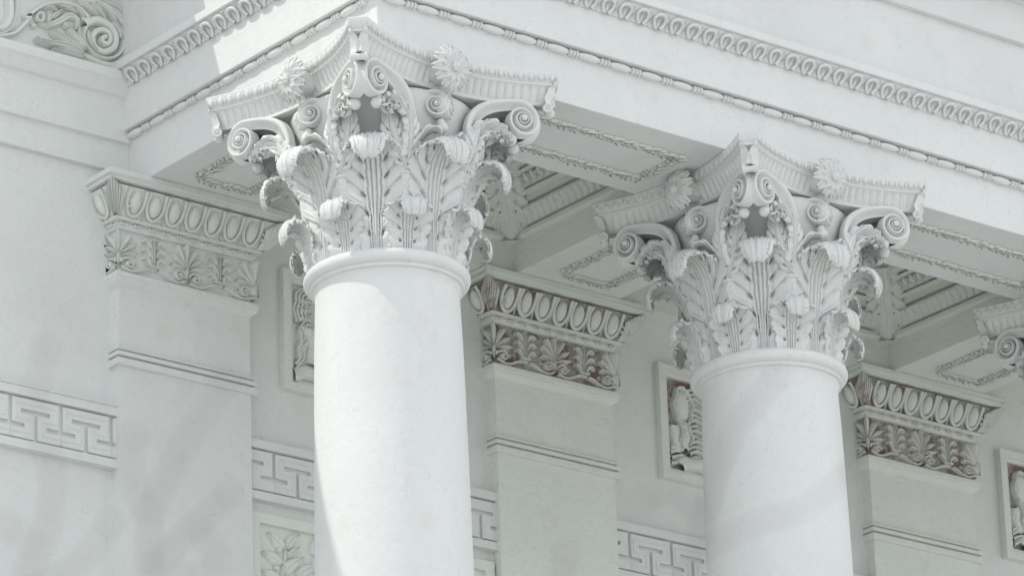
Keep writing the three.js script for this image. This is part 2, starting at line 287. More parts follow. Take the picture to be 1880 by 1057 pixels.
  // garlands under the beams
  const garland = (x0, x1, z0, z1) => {
    const put = (len, x, z, turn) => { const m = mesh('leaf_garland', leafyStrip(len), M.orn); m.userData.kind = 'stuff'; m.rotation.set(Math.PI / 2, 0, 0); m.rotation.z = turn; m.position.set(x - 3.8, -0.001, z + 0.7); o.add(m); };
    put(x1 - x0, (x0 + x1) / 2, z0, 0); put(x1 - x0, (x0 + x1) / 2, z1, 0); put(z1 - z0, x0, (z0 + z1) / 2, Math.PI / 2); put(z1 - z0, x1, (z0 + z1) / 2, Math.PI / 2);
  };
  garland(0.70, 1.79, -0.15, 0.185); garland(3.18, 4.56, -0.15, 0.185); garland(5.95, 7.0, -0.15, 0.185);
  garland(-0.11, 0.245, -1.42, -0.62); garland(2.31, 2.65, -1.42, -0.62); garland(5.10, 5.45, -1.42, -0.62);
}
// ---------------------------------------------------------------- acanthus leaves
function leafField(o) {                           // (u, v) -> along, across, height
  const nl = o.lobes ?? 5, W = o.W, env = lerpTable(o.env);
  return (u, v) => {
    const au = Math.abs(u), a = Math.min(1, (v + (o.shear ?? 0.24) * au * Math.sin(Math.PI * v)) * (1 - 0.07 * Math.pow(au, 3) * sm(0.6, 1, v)));
    const inLobe = sm(0.03, 0.08, v) * (1 - sm(0.60, 0.67, v)), p = v * nl / 0.67, sp = Math.abs(Math.sin(Math.PI * p));
    let f = 1 - inLobe * (0.19 * (1 - Math.pow(sp, 0.45)) - 0.05 * Math.cos(6 * Math.PI * p) * sp);
    f *= 1 - sm(0.64, 0.70, v) * 0.05 * (1 - Math.abs(Math.sin(v * 44)));
    const s = u * W * env(a) * f;
    const side = sm(0.22, 0.62, au);
    const gr = (x) => { const d = Math.abs(x - Math.round(x)); return 1 - Math.exp(-d * d / 0.018); };
    const dl = Math.abs(p - Math.round(p));
    let h = 0.60 * gr(u * 6.5 + 0.5) * (1 - side) + 0.25 * Math.exp(-u * u / 0.008);
    h += inLobe * side * (0.58 * (1 - Math.exp(-dl * dl / 0.02)) + 0.30 * gr(p * 3 + 0.5 + au * 0.5) * Math.min(1, sp * 1.6));
    h -= inLobe * 1.9 * Math.exp(-((au - 0.46) ** 2) / 0.003 - dl * dl / 0.010);
    h += (1 - inLobe) * sm(0.58, 0.68, v) * 0.5 * gr(u * 6.5 + 0.5) * side;
    return [a, s, h * o.amp, au];
  };
}
function capitalLeaf(o) {
  const c = new THREE.SplineCurve(o.prof.map((p) => V2(p[0], p[1]))), F = leafField(o); c.arcLengthDivisions = 400;
  return slab(o.nu ?? 44, o.nv ?? 76, (u, v) => {
    const [a, s, h0, au] = F(u, v), P = c.getPointAt(Math.min(1, a)), T = c.getTangentAt(Math.min(0.999, a));
    const curl = sm(o.curl - 0.12, 1, a), h = h0 + o.lift * au * au * (1 - curl) + o.cup * au * au * curl;
    const r = P.x + T.y * h, y = P.y - T.x * h, th = s / Math.max(0.34, P.x);
    return [r * Math.sin(th), y, r * Math.cos(th)];
  }, o.th ?? 0.016);
}
function freeLeaf(spine, side, o) {               // leaf along a curve in space; side = direction of its width
  const c = new THREE.CatmullRomCurve3(spine.map((p) => V3(...p))), F = leafField(o), S0 = V3(...side);
  return slab(o.nu ?? 26, o.nv ?? 44, (u, v) => {
    const [a, s, h0, au] = F(u, v), P = c.getPointAt(Math.min(1, a)), T = c.getTangentAt(Math.min(0.999, a));
    const sd = o.flat ? V3(0, 0, 0).crossVectors(T, S0).normalize() : S0.clone().addScaledVector(T, -S0.dot(T)).normalize(), N = o.flat ? S0 : V3(0, 0, 0).crossVectors(sd, T);
    P.addScaledVector(sd, s).addScaledVector(N, h0 + (o.cup ?? 0) * au * au); return [P.x, P.y, P.z];
  }, o.th ?? 0.010);
}
// volute: band that rises as a stem and rolls up; written in a plane (p, y) with a depth
function volute(o) {
  const { p0, y0, cx, cy, R, q, turns, phi0, zb, zf, boss } = o, st = [];
  const r = (f) => R * Math.pow(q, f / (2 * Math.PI));
  const at = (f, rr) => [cx + rr * Math.sin(phi0 + f), cy + rr * Math.cos(phi0 + f)];
  const J0 = at(0, r(0)), J1 = at(0, r(2 * Math.PI)), tx = Math.cos(phi0), ty = -Math.sin(phi0), L = Math.hypot(J0[0] - p0, J0[1] - y0);
  const bez = (a, b, c, d, t) => { const s = 1 - t; return [s * s * s * a[0] + 3 * s * s * t * b[0] + 3 * s * t * t * c[0] + t * t * t * d[0], s * s * s * a[1] + 3 * s * s * t * b[1] + 3 * s * t * t * c[1] + t * t * t * d[1]]; };
  const w0 = o.w0, k = o.k ?? 0.5;
  for (let i = 0; i < 22; i++) {
    const t = i / 22;
    st.push([bez([p0 - w0 / 2, y0], [p0 - w0 / 2 + o.sx, y0 + L * k], [J0[0] - tx * L * k, J0[1] - ty * L * k], J0, t), bez([p0 + w0 / 2, y0], [p0 + w0 / 2 + o.sx, y0 + L * k * 0.8], [J1[0] - tx * L * k * 0.8, J1[1] - ty * L * k * 0.8], J1, t), mix(zf - 0.015, zf, t)]);
  }
  const n = Math.round(turns * 40);
  for (let i = 0; i <= n; i++) { const f = i / n * turns * 2 * Math.PI; st.push([at(f, r(f)), at(f, r(f + 2 * Math.PI)), zf + boss * Math.pow(1 - r(f) / R, 1.0)]); }
  const sec = [[0, -9], [0, -0.008], [0.05, -0.002], [0.14, 0], [0.30, 0], [0.42, -0.006], [0.54, -0.016], [0.70, -0.027], [0.86, -0.034], [1, -0.036], [1, -9]];
  const pos = [], idx = [], m = sec.length;
  st.forEach(([A, B, z], i) => { const sc = Math.min(1, Math.hypot(A[0] - B[0], A[1] - B[1]) / 0.045 + 0.35); for (const [a, d] of sec) pos.push(mix(A[0], B[0], a), mix(A[1], B[1], a), d < -1 ? zb : z + d * sc); });
  for (let i = 0; i < st.length - 1; i++) for (let j = 0; j < m - 1; j++) { const a = i * m + j, b = a + 1, c = a + m, d = c + 1; idx.push(a, b, d, a, d, c); }
  const g = idxGeo(pos, idx); const e = st[st.length - 1][0];
  const rr = r(turns * 2 * Math.PI);
  return merge([toCreasedNormals(g, 0.7), ball(rr * 0.9, rr * 0.9, rr * 0.8, cx, cy, zf + boss - 0.004, 10, 8)]);
}
// ---------------------------------------------------------------- columns
const envTall = [[0, 0.40], [0.18, 0.52], [0.40, 0.90], [0.56, 1.0], [0.68, 0.84], [0.78, 0.66], [0.90, 0.52], [0.97, 0.40], [1, 0.24]];
const envShort = [[0, 0.62], [0.2, 0.78], [0.42, 1.0], [0.55, 0.96], [0.68, 0.70], [0.80, 0.56], [0.92, 0.48], [1, 0.26]];
function buildColumn() {
  const col = thing('corinthian_column', '', 'column', 0, Y0 + PODIUM, COLZ, 'white Corinthian columns along the portico');
  const sh = []; for (let i = 0; i <= 40; i++) { const y = mix(PODIUM + 0.42, -0.02, i / 40), t = (-y) / (-(PODIUM + 0.42)); sh.push([0.35 + 0.085 * Math.pow(t, 0.62) * (1 - 0.12 * t), y]); }
  part('shaft', lathe([...sh, [0.353, 0.005], [0.362, 0.018], [0.362, 0.03]], 96), M.stone, col);
  const b0 = PODIUM; part('base', lathe([[0.01, b0 + 0.12], [0.6, b0 + 0.12], [0.62, b0 + 0.15], [0.63, b0 + 0.19], [0.62, b0 + 0.23], [0.56, b0 + 0.25], [0.54, b0 + 0.29], [0.55, b0 + 0.31], [0.57, b0 + 0.335], [0.55, b0 + 0.365], [0.49, b0 + 0.37], [0.48, b0 + 0.40], [0.437, b0 + 0.43]], 72), M.stone, col);
  part('plinth', box(-0.65, 0.65, b0 + 0.001, b0 + 0.121, -0.65, 0.65), M.stone, col);
  // astragal ring
  const ring = [[0.34, 0.028], [0.374, 0.03], [0.378, 0.034], [0.378, 0.048]]; for (let i = 0; i <= 12; i++) { const a = -Math.PI / 2 + Math.PI * i / 12; ring.push([0.377 + 0.031 * Math.cos(a), 0.084 + 0.034 * Math.sin(a)]); } ring.push([0.36, 0.122], [0.34, 0.124]);
  part('astragal', lathe(ring, 96), M.stone, col);
  const bell = part('bell', lathe([[0.30, 0.10], [0.345, 0.11], [0.350, 0.4], [0.368, 0.58], [0.398, 0.70], [0.428, 0.80], [0.450, 0.87], [0.458, 0.895], [0.458, 0.922], [0.440, 0.935], [0.1, 0.94]], 72), M.carve, col);
  const tall = capitalLeaf({ W: 0.160, nu: 76, nv: 96, amp: 0.026, lobes: 7, curl: 0.66, lift: 0.030, cup: 0.016, th: 0.013, env: envTall, prof: [[0.352, 0.10], [0.358, 0.22], [0.368, 0.36], [0.385, 0.48], [0.418, 0.575], [0.468, 0.635], [0.528, 0.660], [0.582, 0.643], [0.612, 0.597], [0.613, 0.545], [0.595, 0.505]] });
  const low = capitalLeaf({ W: 0.118, amp: 0.018, lobes: 6, curl: 0.62, lift: 0.022, cup: 0.012, th: 0.011, env: envShort, nv: 72, nu: 60, prof: [[0.362, 0.10], [0.370, 0.17], [0.384, 0.245], [0.408, 0.31], [0.446, 0.35], [0.486, 0.354], [0.514, 0.328], [0.524, 0.285], [0.516, 0.24]] });
  for (let k = 0; k < 8; k++) {
    const a = mesh('tall_acanthus_leaf', tall, M.carve); a.rotation.y = k * Math.PI / 4 + (rnd() - 0.5) * 0.04; a.scale.set(1 + (rnd() - 0.5) * 0.03, 1 + (rnd() - 0.5) * 0.04, 1 + (rnd() - 0.5) * 0.03); bell.add(a);
    const b = mesh('short_acanthus_leaf', low, M.carve); b.rotation.y = (k + 0.5) * Math.PI / 4 + (rnd() - 0.5) * 0.06; b.scale.set(1 + (rnd() - 0.5) * 0.03, 1 + (rnd() - 0.5) * 0.07, 1 + (rnd() - 0.5) * 0.03); bell.add(b);
  }
  // stems with their sheath leaves
  const stemG = (() => { const l = [grid(40, 10, (u, v) => { const a = u * 2 * Math.PI, r = (0.026 + 0.008 * v) * (1 + 0.10 * Math.abs(Math.cos(4 * a))); return [r * Math.sin(a), mix(0.28, 0.49, v), 0.382 + 0.012 * v + r * Math.cos(a)]; })];
    l.push((() => { const g = new THREE.TorusGeometry(0.036, 0.011, 8, 24); g.rotateX(Math.PI / 2); g.translate(0, 0.495, 0.395); return g; })());
    l.push(grid(40, 12, (u, v) => { const a = u * 2 * Math.PI, r = (0.030 + 0.034 * v * v) * (1 + 0.12 * Math.abs(Math.cos(4 * a))); return [r * 1.25 * Math.sin(a), mix(0.50, 0.64, v), 0.395 + 0.03 * v + r * 0.8 * Math.cos(a)]; })); return merge(l); })();
  const envC = [[0, 0.5], [0.3, 0.85], [0.6, 1], [0.85, 0.8], [1, 0.4]];
  const shOut = freeLeaf([[0.185, 0.56], [0.19, 0.66], [0.21, 0.735], [0.25, 0.785], [0.305, 0.80], [0.352, 0.772], [0.372, 0.72]].map(([x, y]) => [x, y, 0.425 + 0.22 * x - (1 - sm(0.54, 0.74, y)) * 0.055]), [-0.22, 0, 0.975], { flat: true, W: 0.034, amp: 0.012, lobes: 5, env: envC, cup: 0.012, th: 0.026 });
  const shIn = freeLeaf([[-0.02, 0.52, 0.405], [-0.04, 0.60, 0.43], [-0.07, 0.665, 0.455], [-0.115, 0.70, 0.475], [-0.15, 0.685, 0.485], [-0.16, 0.65, 0.485]], [0.35, 0.1, 0.94], { W: 0.046, amp: 0.009, lobes: 4, env: envC, cup: -0.012 });
  const shMid = freeLeaf([[0, 0.50, 0.42], [0, 0.57, 0.452], [0.0, 0.65, 0.492], [0.006, 0.73, 0.518], [0.018, 0.80, 0.528]], [1, 0, 0], { W: 0.066, amp: 0.014, lobes: 5, env: [[0, 0.42], [0.3, 0.78], [0.6, 1], [0.85, 0.7], [1, 0.2]], cup: -0.045, nu: 34, nv: 54 });
  const shCor = freeLeaf([[0.0, 0.50, 0.43], [0.040, 0.575, 0.462], [0.076, 0.655, 0.486], [0.098, 0.735, 0.502], [0.104, 0.805, 0.510]], [0.95, -0.28, -0.15], { W: 0.066, amp: 0.014, lobes: 5, env: [[0, 0.45], [0.3, 0.85], [0.6, 1], [0.85, 0.65], [1, 0.2]], cup: -0.02, nu: 34, nv: 54 }), shCor2 = mirrorX(shCor);
  // volutes of one half face (towards +x), mirrored for the other
  const spl = 13 * Math.PI / 180;
  const V = volute({ p0: 0.175, y0: 0.54, cx: 0.456, cy: 0.862, R: 0.110, q: 0.56, turns: 3.1, phi0: -0.12, zb: -0.055, zf: 0, boss: 0.026, w0: 0.055, sx: 0.0, k: 0.62 });
  const bend = (x) => 0.438 + Math.sin(spl) * x;
  const volR = mapGeo(V, (p, y, d) => { const s = (1 - sm(0.52, 0.74, y)) * 0.07; return [p * Math.cos(spl) - d * Math.sin(spl), y, bend(p) + d * Math.cos(spl) - s]; });
  V.userData = {};
  const H = volute({ p0: 0, y0: 0.57, cx: 0.158, cy: 0.848, R: 0.084, q: 0.50, turns: 2.8, phi0: -0.2, zb: -0.05, zf: 0, boss: 0.022, w0: 0.042, sx: 0.0, k: 0.55 });
  const ha = 36 * Math.PI / 180, helL = mapGeo(H, (p, y, d) => [-0.172 + p * Math.cos(ha) - d * Math.sin(ha), y, 0.385 + p * Math.sin(ha) + d * Math.cos(ha)]);
  const volL = mirrorX(volR), helR = mirrorX(helL), shOut2 = mirrorX(shOut), shIn2 = mirrorX(shIn), shMid2 = mirrorX(shMid);
  const podG = merge([ball(0.031, 0.030, 0.031, 0, 0, 0, 16, 12), ball(0.022, 0.026, 0.022, 0, 0.028, -0.006)]);
  // small roll between abacus horn and volutes, tiny side scrolls
  const rollG = (() => { const g = lathe([[0.001, -0.046], [0.006, -0.045], [0.008, -0.036], [0.014, -0.036], [0.017, -0.042], [0.023, -0.042], [0.026, -0.036], [0.018, -0.02], [0.017, 0], [0.018, 0.02], [0.026, 0.036], [0.023, 0.042], [0.017, 0.042], [0.014, 0.036], [0.008, 0.036], [0.006, 0.045], [0.001, 0.046]], 20); g.rotateZ(Math.PI / 2); return g; })();
  for (let f = 0; f < 4; f++) {
    const ry = f * Math.PI / 2, add = (n, g, ang = 0) => { const m = mesh(n, g, M.carve); m.rotation.y = ry + ang; bell.add(m); return m; };
    const put = (n, g, x, y, z, tilt = 0) => { const m = mesh(n, g, M.carve); m.position.set(x * Math.cos(ry) + z * Math.sin(ry), y, -x * Math.sin(ry) + z * Math.cos(ry)); m.rotation.y = ry + tilt; bell.add(m); };
    add('corner_volute', volR); add('corner_volute', volL); add('inner_volute', helL); add('inner_volute', helR);
    add('stem', stemG, Math.PI / 8); add('stem', stemG, -Math.PI / 8);
    add('sheath_leaf', shOut); add('sheath_leaf', shOut2); add('sheath_leaf', shIn, Math.PI / 8); add('sheath_leaf', shIn2, -Math.PI / 8); add('sheath_leaf', shCor, Math.PI / 8); add('sheath_leaf', shCor2, -Math.PI / 8); add('sheath_leaf', shMid, Math.PI / 8); add('sheath_leaf', shMid2, -Math.PI / 8);
    put('seed_pod', podG, 0, 0.735, 0.465); put('seed_pod', podG, 0.41, 0.765, 0.485); put('seed_pod', podG, 0.485, 0.765, 0.41);
    put('horn_roll', rollG, 0.580, 0.926, 0.580, Math.PI / 4);
  }
  // abacus: concave sides, horns cut square
  const c0 = 0.585, c1 = 0.652, mid = 0.50, NS = 300, path = [], tag = [];
  for (let f = 0; f < 4; f++) { const a = f * Math.PI / 2; for (let i = 0; i <= NS; i++) { const x = mix(-c0, c0, i / NS), z = mid + (c1 - mid) * (x / c0) ** 2; path.push([x * Math.cos(a) + z * Math.sin(a), -x * Math.sin(a) + z * Math.cos(a)]); tag.push(i / NS); } }
  const N = path.length, nrm = path.map((p, i) => { const a = path[(i + N - 1) % N], b = path[(i + 1) % N], l = Math.hypot(b[0] - a[0], b[1] - a[1]); return [-(b[1] - a[1]) / l, (b[0] - a[0]) / l]; });
  const prof = [[-0.30, 1.1125], [-0.004, 1.1125], [0, 1.108], [-0.002, 1.092], [-0.008, 1.075], [-0.018, 1.060], [-0.022, 1.056], [-0.018, 1.052], [-0.018, 1.044], [-0.024, 1.041], [-0.034, 1.032], [-0.042, 1.015], [-0.052, 0.995], [-0.060, 0.975], [-0.066, 0.962], [-0.064, 0.958], [-0.064, 0.946], [-0.35, 0.946]];
  const pos = [], idx = [], m = prof.length;
  for (let i = 0; i < N; i++) for (let j = 0; j < m; j++) {
    let d = prof[j][0]; const t = tag[i];
    if (j >= 10 && j <= 13) d += 0.012 * (Math.pow(Math.abs(Math.sin(Math.PI * t * 30)), 0.7) - 0.75);
    if (j === 0 || j === m - 1) pos.push(path[i][0] * 0.4, prof[j][1], path[i][1] * 0.4); else pos.push(path[i][0] + nrm[i][0] * d, prof[j][1], path[i][1] + nrm[i][1] * d);
  }
  for (let i = 0; i < N; i++) for (let j = 0; j < m - 1; j++) { const a = i * m + j, b = ((i + 1) % N) * m + j; idx.push(a, b, b + 1, a, b + 1, a + 1); }
  const aba = part('abacus', toCreasedNormals(idxGeo(pos, idx), 0.5), M.carve, col);
  const eggG = merge([ball(0.0150, 0.022, 0.012, 0, -0.001, 0, 10, 8), ball(0.005, 0.020, 0.008, 0.024, -0.003, 0, 6, 5)]);
  for (let f = 0; f < 4; f++) for (let k = 0; k < 24; k++) {
    const i = f * (NS + 1) + Math.round((k + 0.5) / 24 * NS), q = mesh('abacus_egg', eggG, M.carve), n = V3(nrm[i][0], 0, nrm[i][1]), t = V3(n.z, 0, -n.x);
    place(q, V3(path[i][0] - n.x * 0.007, 1.083, path[i][1] - n.z * 0.007), t, V3(0, 1, 0), n); aba.add(q);
  }
  // flowers on the abacus
  const petalG = slab(8, 12, (u, v) => { const w = 0.0235 * Math.pow(Math.sin(Math.PI * Math.min(0.97, 0.10 + 0.87 * Math.pow(v, 0.9))), 0.75), r = 0.014 + 0.098 * v; return [u * w, r, 0.040 * Math.sin(Math.PI * (0.22 + 0.66 * v)) - 0.010 * v - 0.014 * (1 - u * u) * sm(0, 0.3, v) + 0.010 * Math.exp(-u * u * 26)]; }, 0.010);
  const coreG = merge([(() => { const g = lathe([[0.001, 0.02], [0.045, 0.01], [0.06, -0.02], [0.066, -0.16], [0.001, -0.16]], 24); g.rotateX(Math.PI / 2); return g; })(), ...[...Array(7).keys()].map((k) => ball(0.012, 0.012, 0.016, k ? 0.014 * Math.cos(k * 1.047) : 0, k ? 0.014 * Math.sin(k * 1.047) : 0, k ? 0.036 : 0.042, 8, 6))]);
  for (let f = 0; f < 4; f++) {
    const a = f * Math.PI / 2, r = part('rosette', coreG, M.carve, col); r.position.x = 0.555 * Math.sin(a); r.position.z = 0.555 * Math.cos(a); r.position.y += 1.018; r.rotation.set(0.10, a, 0, 'YXZ');
    for (let k = 0; k < 12; k++) { const p = mesh('petal', petalG, M.carve); p.rotation.z = k * Math.PI / 6 + 0.1 + (rnd() - 0.5) * 0.08; p.rotation.x = 0; p.scale.set(1, 0.94 + rnd() * 0.12, 1); r.add(p); }
  }
  return col;
}
const columnLabels = ['white Corinthian column under the corner of the entablature, sunlit down one side', 'shaded white Corinthian column next to the sunlit corner column', 'Corinthian column farthest from the sunlit corner column, beyond the shaded one'];
{
  const c0 = buildColumn();
  COLX.forEach((x, i) => { const c = i ? c0.clone() : c0; if (i) { c.name = numbered('corinthian_column'); scene.add(c); } c.position.x = x; c.rotation.y = i * Math.PI / 2; c.userData = { ...c0.userData, label: columnLabels[i] }; });
}
// ---------------------------------------------------------------- pilasters
const HW = 0.41, PD = ZP - ZW;
function palmette(s, y) {                          // pieces in (along, y, out)
  const l = [];
  for (const [a, L, w] of [[0, 0.150, 0.026], [0.40, 0.142, 0.024], [0.78, 0.126, 0.021], [1.16, 0.104, 0.018]]) for (const k of a ? [-1, 1] : [1]) {
    const ax = Math.sin(a) * k, ay = Math.cos(a), bx = Math.sin(a * 1.14) * k, by = Math.cos(a * 1.14), b = y + 0.072;
    l.push(relief([[s + ax * 0.010, b + ay * 0.010], [s + ax * L * 0.5, b + ay * L * 0.52], [s + bx * L, b + by * L - a * 0.004]], (t) => w * Math.pow(t, 0.7) * Math.sqrt(Math.max(0, 1 - Math.pow(t, 6))) + 0.002, (t) => 0.024 + 0.022 * t, { nt: 10, nq: 6, cs: (q) => Math.pow(1 - Math.abs(q), 0.7) }));
  }
  l.push(relief([[s, y + 0.098], [s, y + 0.02]], lens(0.020, 0.8), 0.036, { nt: 8, nq: 4, cs: ridge }));
  for (const k of [-1, 1]) {
    const sp = spiral(s + k * 0.050, y + 0.036, 0.036, 0.008, 1.5, k > 0 ? Math.PI : 0, -k, 20).reverse();
    l.push(relief([...sp.slice(0, -1), [s + k * 0.014, y + 0.052], [s + k * 0.010, y + 0.03]], 0.0085, 0.036, { nt: 50, nq: 5 }), ball(0.011, 0.011, 0.036, s + k * 0.050, y + 0.036, 0, 8, 6));
    l.push(relief([[s + k * 0.015, y + 0.012], [s + k * 0.06, y - 0.004], [s + k * 0.11, y + 0.006], [s + k * 0.15, y + 0.026], [s + k * 0.185, y + 0.034]], 0.0095, 0.034, { nt: 22, nq: 5 }));
    l.push(ball(0.010, 0.010, 0.018, s + k * 0.098, y + 0.05, 0, 8, 6));
  }
  return merge(l);
}
function lotus(s, y) {
  const l = [];
  for (const k of [-1, 1]) {
    for (let j = 0; j < 3; j++) { const b = y + 0.075 + j * 0.047; l.push(relief([[s + k * 0.016, b - 0.012], [s + k * 0.032, b + 0.022], [s + k * 0.056, b + 0.026], [s + k * 0.066, b + 0.008]], (t) => 0.0125 * Math.sqrt(Math.max(0.01, 1 - Math.pow(t, 4))) + 0.001, (t) => 0.022 + 0.014 * t, { nt: 12, nq: 5 })); }
    l.push(relief([[s + k * 0.008, y + 0.07], [s + k * 0.010, y + 0.14], [s + k * 0.018, y + 0.205]], lens(0.0105), 0.03, { nt: 8, nq: 4, cs: ridge }));
  }
  l.push(relief([[s, y + 0.06], [s, y + 0.215]], lens(0.010), 0.036, { nt: 8, nq: 4, cs: ridge }));
  l.push(relief([[s - 0.035, y + 0.063], [s + 0.035, y + 0.063]], 0.012, 0.028, { nt: 6, nq: 4 }), relief([[s - 0.022, y + 0.043], [s + 0.022, y + 0.043]], 0.010, 0.024, { nt: 6, nq: 4 }));
  return merge(l);
}
function buildPilaster(tinted) {
  const o = thing('pilaster', '', 'pilaster', 0, Y0 + PODIUM, ZW, 'carved pilasters on the porch wall');
  const path = [[-HW, 0], [-HW, PD], [HW, PD], [HW, 0]], mat = tinted ? M.porch : M.wall, orn = tinted ? M.ornPatched : M.orn;
  part('shaft', box(-HW, HW, PODIUM, 0.545, -0.02, PD), mat, o);
  part('base', run([[-0.02, PODIUM + 0.001], [0.09, PODIUM + 0.001], [0.09, PODIUM + 0.18], [0.06, PODIUM + 0.26], [0.03, PODIUM + 0.36], [-0.02, PODIUM + 0.37]], path), mat, o);
  const reed = (y0, y1, d) => part('reed', run([[-0.01, y0], [d - 0.004, y0], [d, y0 + 0.004], [d, y1 - 0.004], [d - 0.004, y1], [-0.01, y1]], path), mat, o);
  reed(0.110, 0.147, 0.024); reed(0.159, 0.181, 0.024); reed(0.193, 0.208, 0.018);
  part('neck_moulding', run([[-0.02, 0.54], [0.002, 0.54], [0.008, 0.548], [0.022, 0.556], [0.030, 0.568], [0.030, 0.578], [0.036, 0.584], [0.036, 0.606], [0.030, 0.612], [-0.02, 0.613]], path, false, 0.5), mat, o);
  part('frieze', run([[-0.03, 0.6135], [0.004, 0.6135], [0.004, 0.848], [-0.03, 0.848]], path), tinted ? M.redBrown : mat, o);
  part('pearl_moulding', run([[-0.03, 0.8485], [0.018, 0.8485], [0.018, 0.862], [0.022, 0.866], [0.030, 0.874], [0.022, 0.882], [0.022, 0.886], [0.048, 0.888], [0.050, 0.904], [-0.03, 0.905]], path, false, 0.5), mat, o);
  part('ovolo', run([[-0.03, 0.9055], [0.042, 0.9055], [0.055, 0.93], [0.075, 0.965], [0.098, 1.005], [0.120, 1.046], [-0.03, 1.056]], path, false, 0.7), tinted ? M.redBrown : mat, o);
  part('capital_slab', run([[-0.03, 1.0565], [0.138, 1.058], [0.143, 1.062], [0.143, 1.074], [0.155, 1.079], [0.158, 1.083], [0.158, 1.108], [0.15, 1.116], [-0.03, 1.118]], path), mat, o);
  // pearls
  const pearls = []; const cn = [V3(-HW, 0, PD), V3(HW, 0, PD)];
  for (let s = -0.40; s < 0.41; s += 0.088) for (const d of [-0.016, 0, 0.016]) pearls.push(ball(0.0075, 0.010, 0.010, s + d, 0.874, PD + 0.030, 8, 6));
  for (const k of [-1, 1]) for (const d of [0.02, 0.036, 0.052]) pearls.push(ball(0.010, 0.010, 0.0075, k * (HW + 0.03), 0.874, PD - d, 8, 6));
  const pm = part('pearls', merge(pearls), orn, o); pm.userData.kind = 'stuff';
  // eggs, shells, darts
  const egg = ball(0.037, 0.062, 0.034, 0, 0, 0, 16, 12);
  const shp = []; for (let i = 0; i <= 16; i++) { const t = Math.PI * (1 + i / 16); shp.push(V3(0.053 * Math.cos(t), 0.02 + 0.094 * Math.sin(t) * (0.95), 0.010 + 0.006 * Math.sin(-t))); } shp.unshift(V3(-0.049, 0.075, 0.016)); shp.push(V3(0.049, 0.075, 0.016));
  const shell = new THREE.TubeGeometry(new THREE.CatmullRomCurve3(shp), 34, 0.0105, 7);
  const dart = merge([relief([[0, 0.075], [0, -0.088]], (t) => 0.0125 * (t < 0.7 ? 0.45 + 0.55 * (1 - t) : 1.2 * (1 - t) * 2.2) + 0.0008, 0.024, { nt: 12, nq: 4, cs: ridge })]);
  const onOvolo = (n, g, P, t, nr) => { const up = V3(0, 0.86, 0).addScaledVector(nr, 0.51).normalize(), nn = nr.clone().multiplyScalar(0.86).add(V3(0, -0.51, 0)).normalize(); const m = mesh(n, g, M.orn); const dy = Y0 - o.position.y; place(m, P.clone().add(V3(0, dy, 0)).addScaledVector(nr, 0.078), t, up, nn); if (n === 'egg' || n === 'dart') { m.scale.set(0.95 + rnd() * 0.1, 0.95 + rnd() * 0.1, 0.9 + rnd() * 0.2); m.rotateZ((rnd() - 0.5) * 0.07); } o.add(m); };
  for (let k = 0; k < 7; k++) { const x = (k - 3) * 0.122; onOvolo('egg', egg, V3(x, 0.980, PD), V3(1, 0, 0), V3(0, 0, 1)); onOvolo('egg_shell', shell, V3(x, 0.980, PD), V3(1, 0, 0), V3(0, 0, 1)); if (k < 6) onOvolo('dart', dart, V3(x + 0.061, 0.980, PD), V3(1, 0, 0), V3(0, 0, 1)); }
  for (const k of [-1, 1]) { const P = V3(k * HW, 0.980, PD - 0.035), t = V3(0, 0, -k), n = V3(k, 0, 0); onOvolo('egg', egg, P, t, n); onOvolo('egg_shell', shell, P, t, n); }
  // folded shell leaf on each corner
  const cl = grid(60, 14, (u, v) => {
    const w = mix(0.022, 0.082, Math.pow(v, 0.8)) * (1 - 0.35 * sm(0.8, 1, v) * Math.abs(u)), d = Math.abs(u) * w, y = mix(0.905, 1.052 - 0.03 * Math.abs(u) * Math.abs(u), v), out = mix(0.052, 0.128, (y - 0.905) / 0.13) + 0.022 * Math.sin(Math.PI * (0.12 + 0.75 * v)) + 0.013 * (1 - Math.exp(-((Math.abs(u) * 4.5 + 0.5 - Math.round(Math.abs(u) * 4.5 + 0.5)) ** 2) / 0.03)) - 0.018 * Math.abs(u);
    return u < 0 ? [out, y, out - d * 1.0 - 0.0] : [out - d, y, out];
  }, -1, 1);
  const clL = mirrorX(cl); cl.translate(HW, 0, PD); clL.translate(-HW, 0, PD); part('corner_leaf', cl, orn, o); part('corner_leaf', clL, orn, o);
  const hook = (x, z, nr, t) => { for (const k of [0, 1, 2]) { const g = relief([[0.0, 0], [0.018, 0.012], [0.03, -0.002]], 0.007, 0.022, { nt: 8, nq: 4 }); onOvolo('corner_curl', g, V3(x, 0.945 + k * 0.034, z).addScaledVector(t, 0.0), t, nr); } };
  hook(-0.435 + 0.018, PD, V3(0, 0, 1), V3(-1, 0, 0)); hook(0.435 - 0.018, PD, V3(0, 0, 1), V3(1, 0, 0));
  // anthemion frieze wrapped round the corners
  const O = 0.004, wrap = (s, y, n) => { const c = HW + O, g = Math.sign(s), d = Math.abs(s) - c, k = Math.max(0, 1 - Math.abs(d) / 0.035); return d > 0 ? [g * (c + n), y, PD + O - d + n * k] : [s + g * n * k, y, PD + O + n]; };
  for (const s of [-HW - O, 0, HW + O]) { const g = palmette(s, 0.628); part('palmette', mapGeo(g, (a, y, n) => { if (Math.abs(a) > HW + O + 0.072) { a = Math.sign(a) * (HW + O + 0.072); } return wrap(a, y, n); }), orn, o); }
  for (const s of [-0.207, 0.207]) part('lotus', mapGeo(lotus(s, 0.622), wrap), orn, o);
  return o;
}
const pilLabels = ['pilaster beside the left wall whose capital catches the daylight, egg moulding over palmettes', 'pilaster with red-brown patches in its palmette capital, behind the sunlit corner column', 'dim pilaster with red-brown palmette capital, beyond the shaded second column'];
